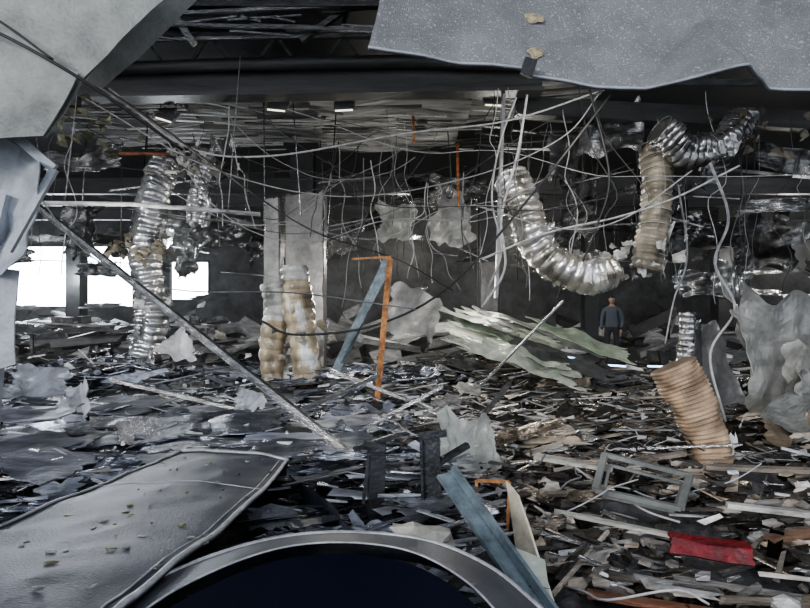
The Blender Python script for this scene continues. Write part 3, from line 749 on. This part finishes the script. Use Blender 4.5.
for sx in(-1,1): b.chunk((sx*.077,0,1.64),(.02,.04,.06),g(.3))
b.chunk((0,-.092,1.585),(.05,.015,.014),g(.3))
b.make('head',[M['skin']],per)
b=MB()
for sx in(-1,1): b.chunk((sx*.03,-.098,1.65),(.022,.014,.012),g(.3))
b.make('eyes',[M['eye']],per)
b=MB(); vs=[]
for j in range(9):
    ph=math.pi*.62*j/8
    for i in range(ns):
        th=2*math.pi*i/ns
        f=math.sin(th); p2=ph if f>-.3 else ph*.62
        vs.append((.083*math.sin(p2)*math.cos(th),.103*math.sin(p2)*math.sin(th)-.006,1.65+.128*math.cos(p2)+.004*noise.noise(Vector((i,j,0)))))
b.add(vs,[(j*ns+i,j*ns+(i+1)%ns,(j+1)*ns+(i+1)%ns,(j+1)*ns+i) for j in range(8) for i in range(ns)],sm=True)
b.make('hair',[M['hair']],per)
for sx,wr in((-1,Vector((-.24,-.10,.87))),(1,Vector((.23,-.12,.89)))):
    V=[wr,wr+Vector((0,-.03,-.05)),wr+Vector((0,-.05,-.09))]; E=[(0,1),(1,2)]; RR=[.026,.034,.03]
    for k in range(4):
        o_=(k-1.5)*.021; l=[.07,.082,.078,.06][k]; i=len(V)
        V+= [wr+Vector((sx*-.005,-.05+o_,-.10)),wr+Vector((sx*-.01,-.055+o_,-.10-l*.5)),wr+Vector((sx*-.03,-.055+o_,-.10-l))]
        E+= [(2,i),(i,i+1),(i+1,i+2)]; RR+=[.0095,.009,.0075]
    i=len(V); V+=[wr+Vector((-sx*.015,-.065,-.06)),wr+Vector((-sx*.03,-.085,-.09))]; E+=[(1,i),(i,i+1)]; RR+=[.012,.009]
    skin('hand',V,E,RR,M['skin'],sub=1)
for p in((-.13,0,.0),(.15,.05,.0)):
    skin('boot',[(p[0],p[1]+.03,.10),(p[0],p[1]+.02,.04),(p[0],p[1]-.08,.035),(p[0],p[1]-.17,.03)],[(0,1),(1,2),(2,3)],[.06,.052,.045,.035],M['shoe'],sub=2)

# ------------------------------------------------------------------ thin haze volume added to lift far blacks and halo the windows
md_=D.materials.new('haze_volume'); md_.use_nodes=True; nt=md_.node_tree; nt.nodes.clear()
vo=nt.nodes.new('ShaderNodeVolumeScatter'); vo.inputs['Density'].default_value=.006; vo.inputs['Anisotropy'].default_value=.35
vo.inputs['Color'].default_value=(.95,.95,.93,1)
ou=nt.nodes.new('ShaderNodeOutputMaterial'); nt.links.new(vo.outputs[0],ou.inputs['Volume'])
b=MB(); b.box((0,17.0,3.65),(39.8,15.4,7.2)); b.make('haze_volume',[md_])

# ------------------------------------------------------------------ light: hazy sky, brighter low in the far left
w=D.worlds.new('World'); SC.world=w; w.use_nodes=True
nt=w.node_tree; N=nt.nodes; L=nt.links; bg=N['Background']
tc=N.new('ShaderNodeTexCoord'); dp=N.new('ShaderNodeVectorMath'); dp.operation='DOT_PRODUCT'
dv=Vector((-.60,.80,.05)).normalized(); dp.inputs[1].default_value=dv
L.new(tc.outputs['Generated'],dp.inputs[0])
mr=N.new('ShaderNodeMapRange'); mr.inputs['From Min'].default_value=.80; mr.inputs['From Max'].default_value=1.0
mr.inputs['To Min'].default_value=1.5; mr.inputs['To Max'].default_value=16.0; mr.interpolation_type='SMOOTHSTEP'
L.new(dp.outputs['Value'],mr.inputs['Value']); L.new(mr.outputs[0],bg.inputs[1])
bg.inputs[0].default_value=(.84,.90,1.0,1)
def sun(rot,s,ang,c):
    l=D.lights.new('overcast_sun','SUN'); l.energy=s; l.angle=math.radians(ang); l.color=c
    o=D.objects.new('overcast_sun',l); SC.collection.objects.link(o); o.rotation_euler=[math.radians(a) for a in rot]
sun((74,0,-36),1.5,12,(1,.98,.95))
def point(loc,e,c=(1,.96,.88),s=.15):
    l=D.lights.new('fill_point','POINT'); l.energy=e; l.color=c; l.shadow_soft_size=s  # unseen point light added to brighten the hall, no fixture behind it
    o=D.objects.new('fill_point',l); SC.collection.objects.link(o); o.location=loc
point((2.4,13.2,3.2),220); point((-6,14,3.2),220,(.9,.95,1)); point((8.6,12.5,3),130,(.9,.95,1)); point((-1.2,11.0,1.9),110,s=.3); point((1.4,10.6,1.9),60,s=.3); point((-4,7.6,2.6),40); point((2.5,7.4,4.2),50); point((0,18,3.2),220); point((12,17,3),180); point((-12,19,2.6),260,(.9,.95,1))

cam=D.cameras.new('Camera'); cam.lens=24.3; cam.sensor_width=36; cam.clip_start=.02
co=D.objects.new('Camera',cam); SC.collection.objects.link(co); co.location=(0,0,1.65); co.rotation_euler=(math.pi/2,0,0)
SC.camera=co
try: SC.view_settings.look='AgX - Medium High Contrast'
except Exception: pass
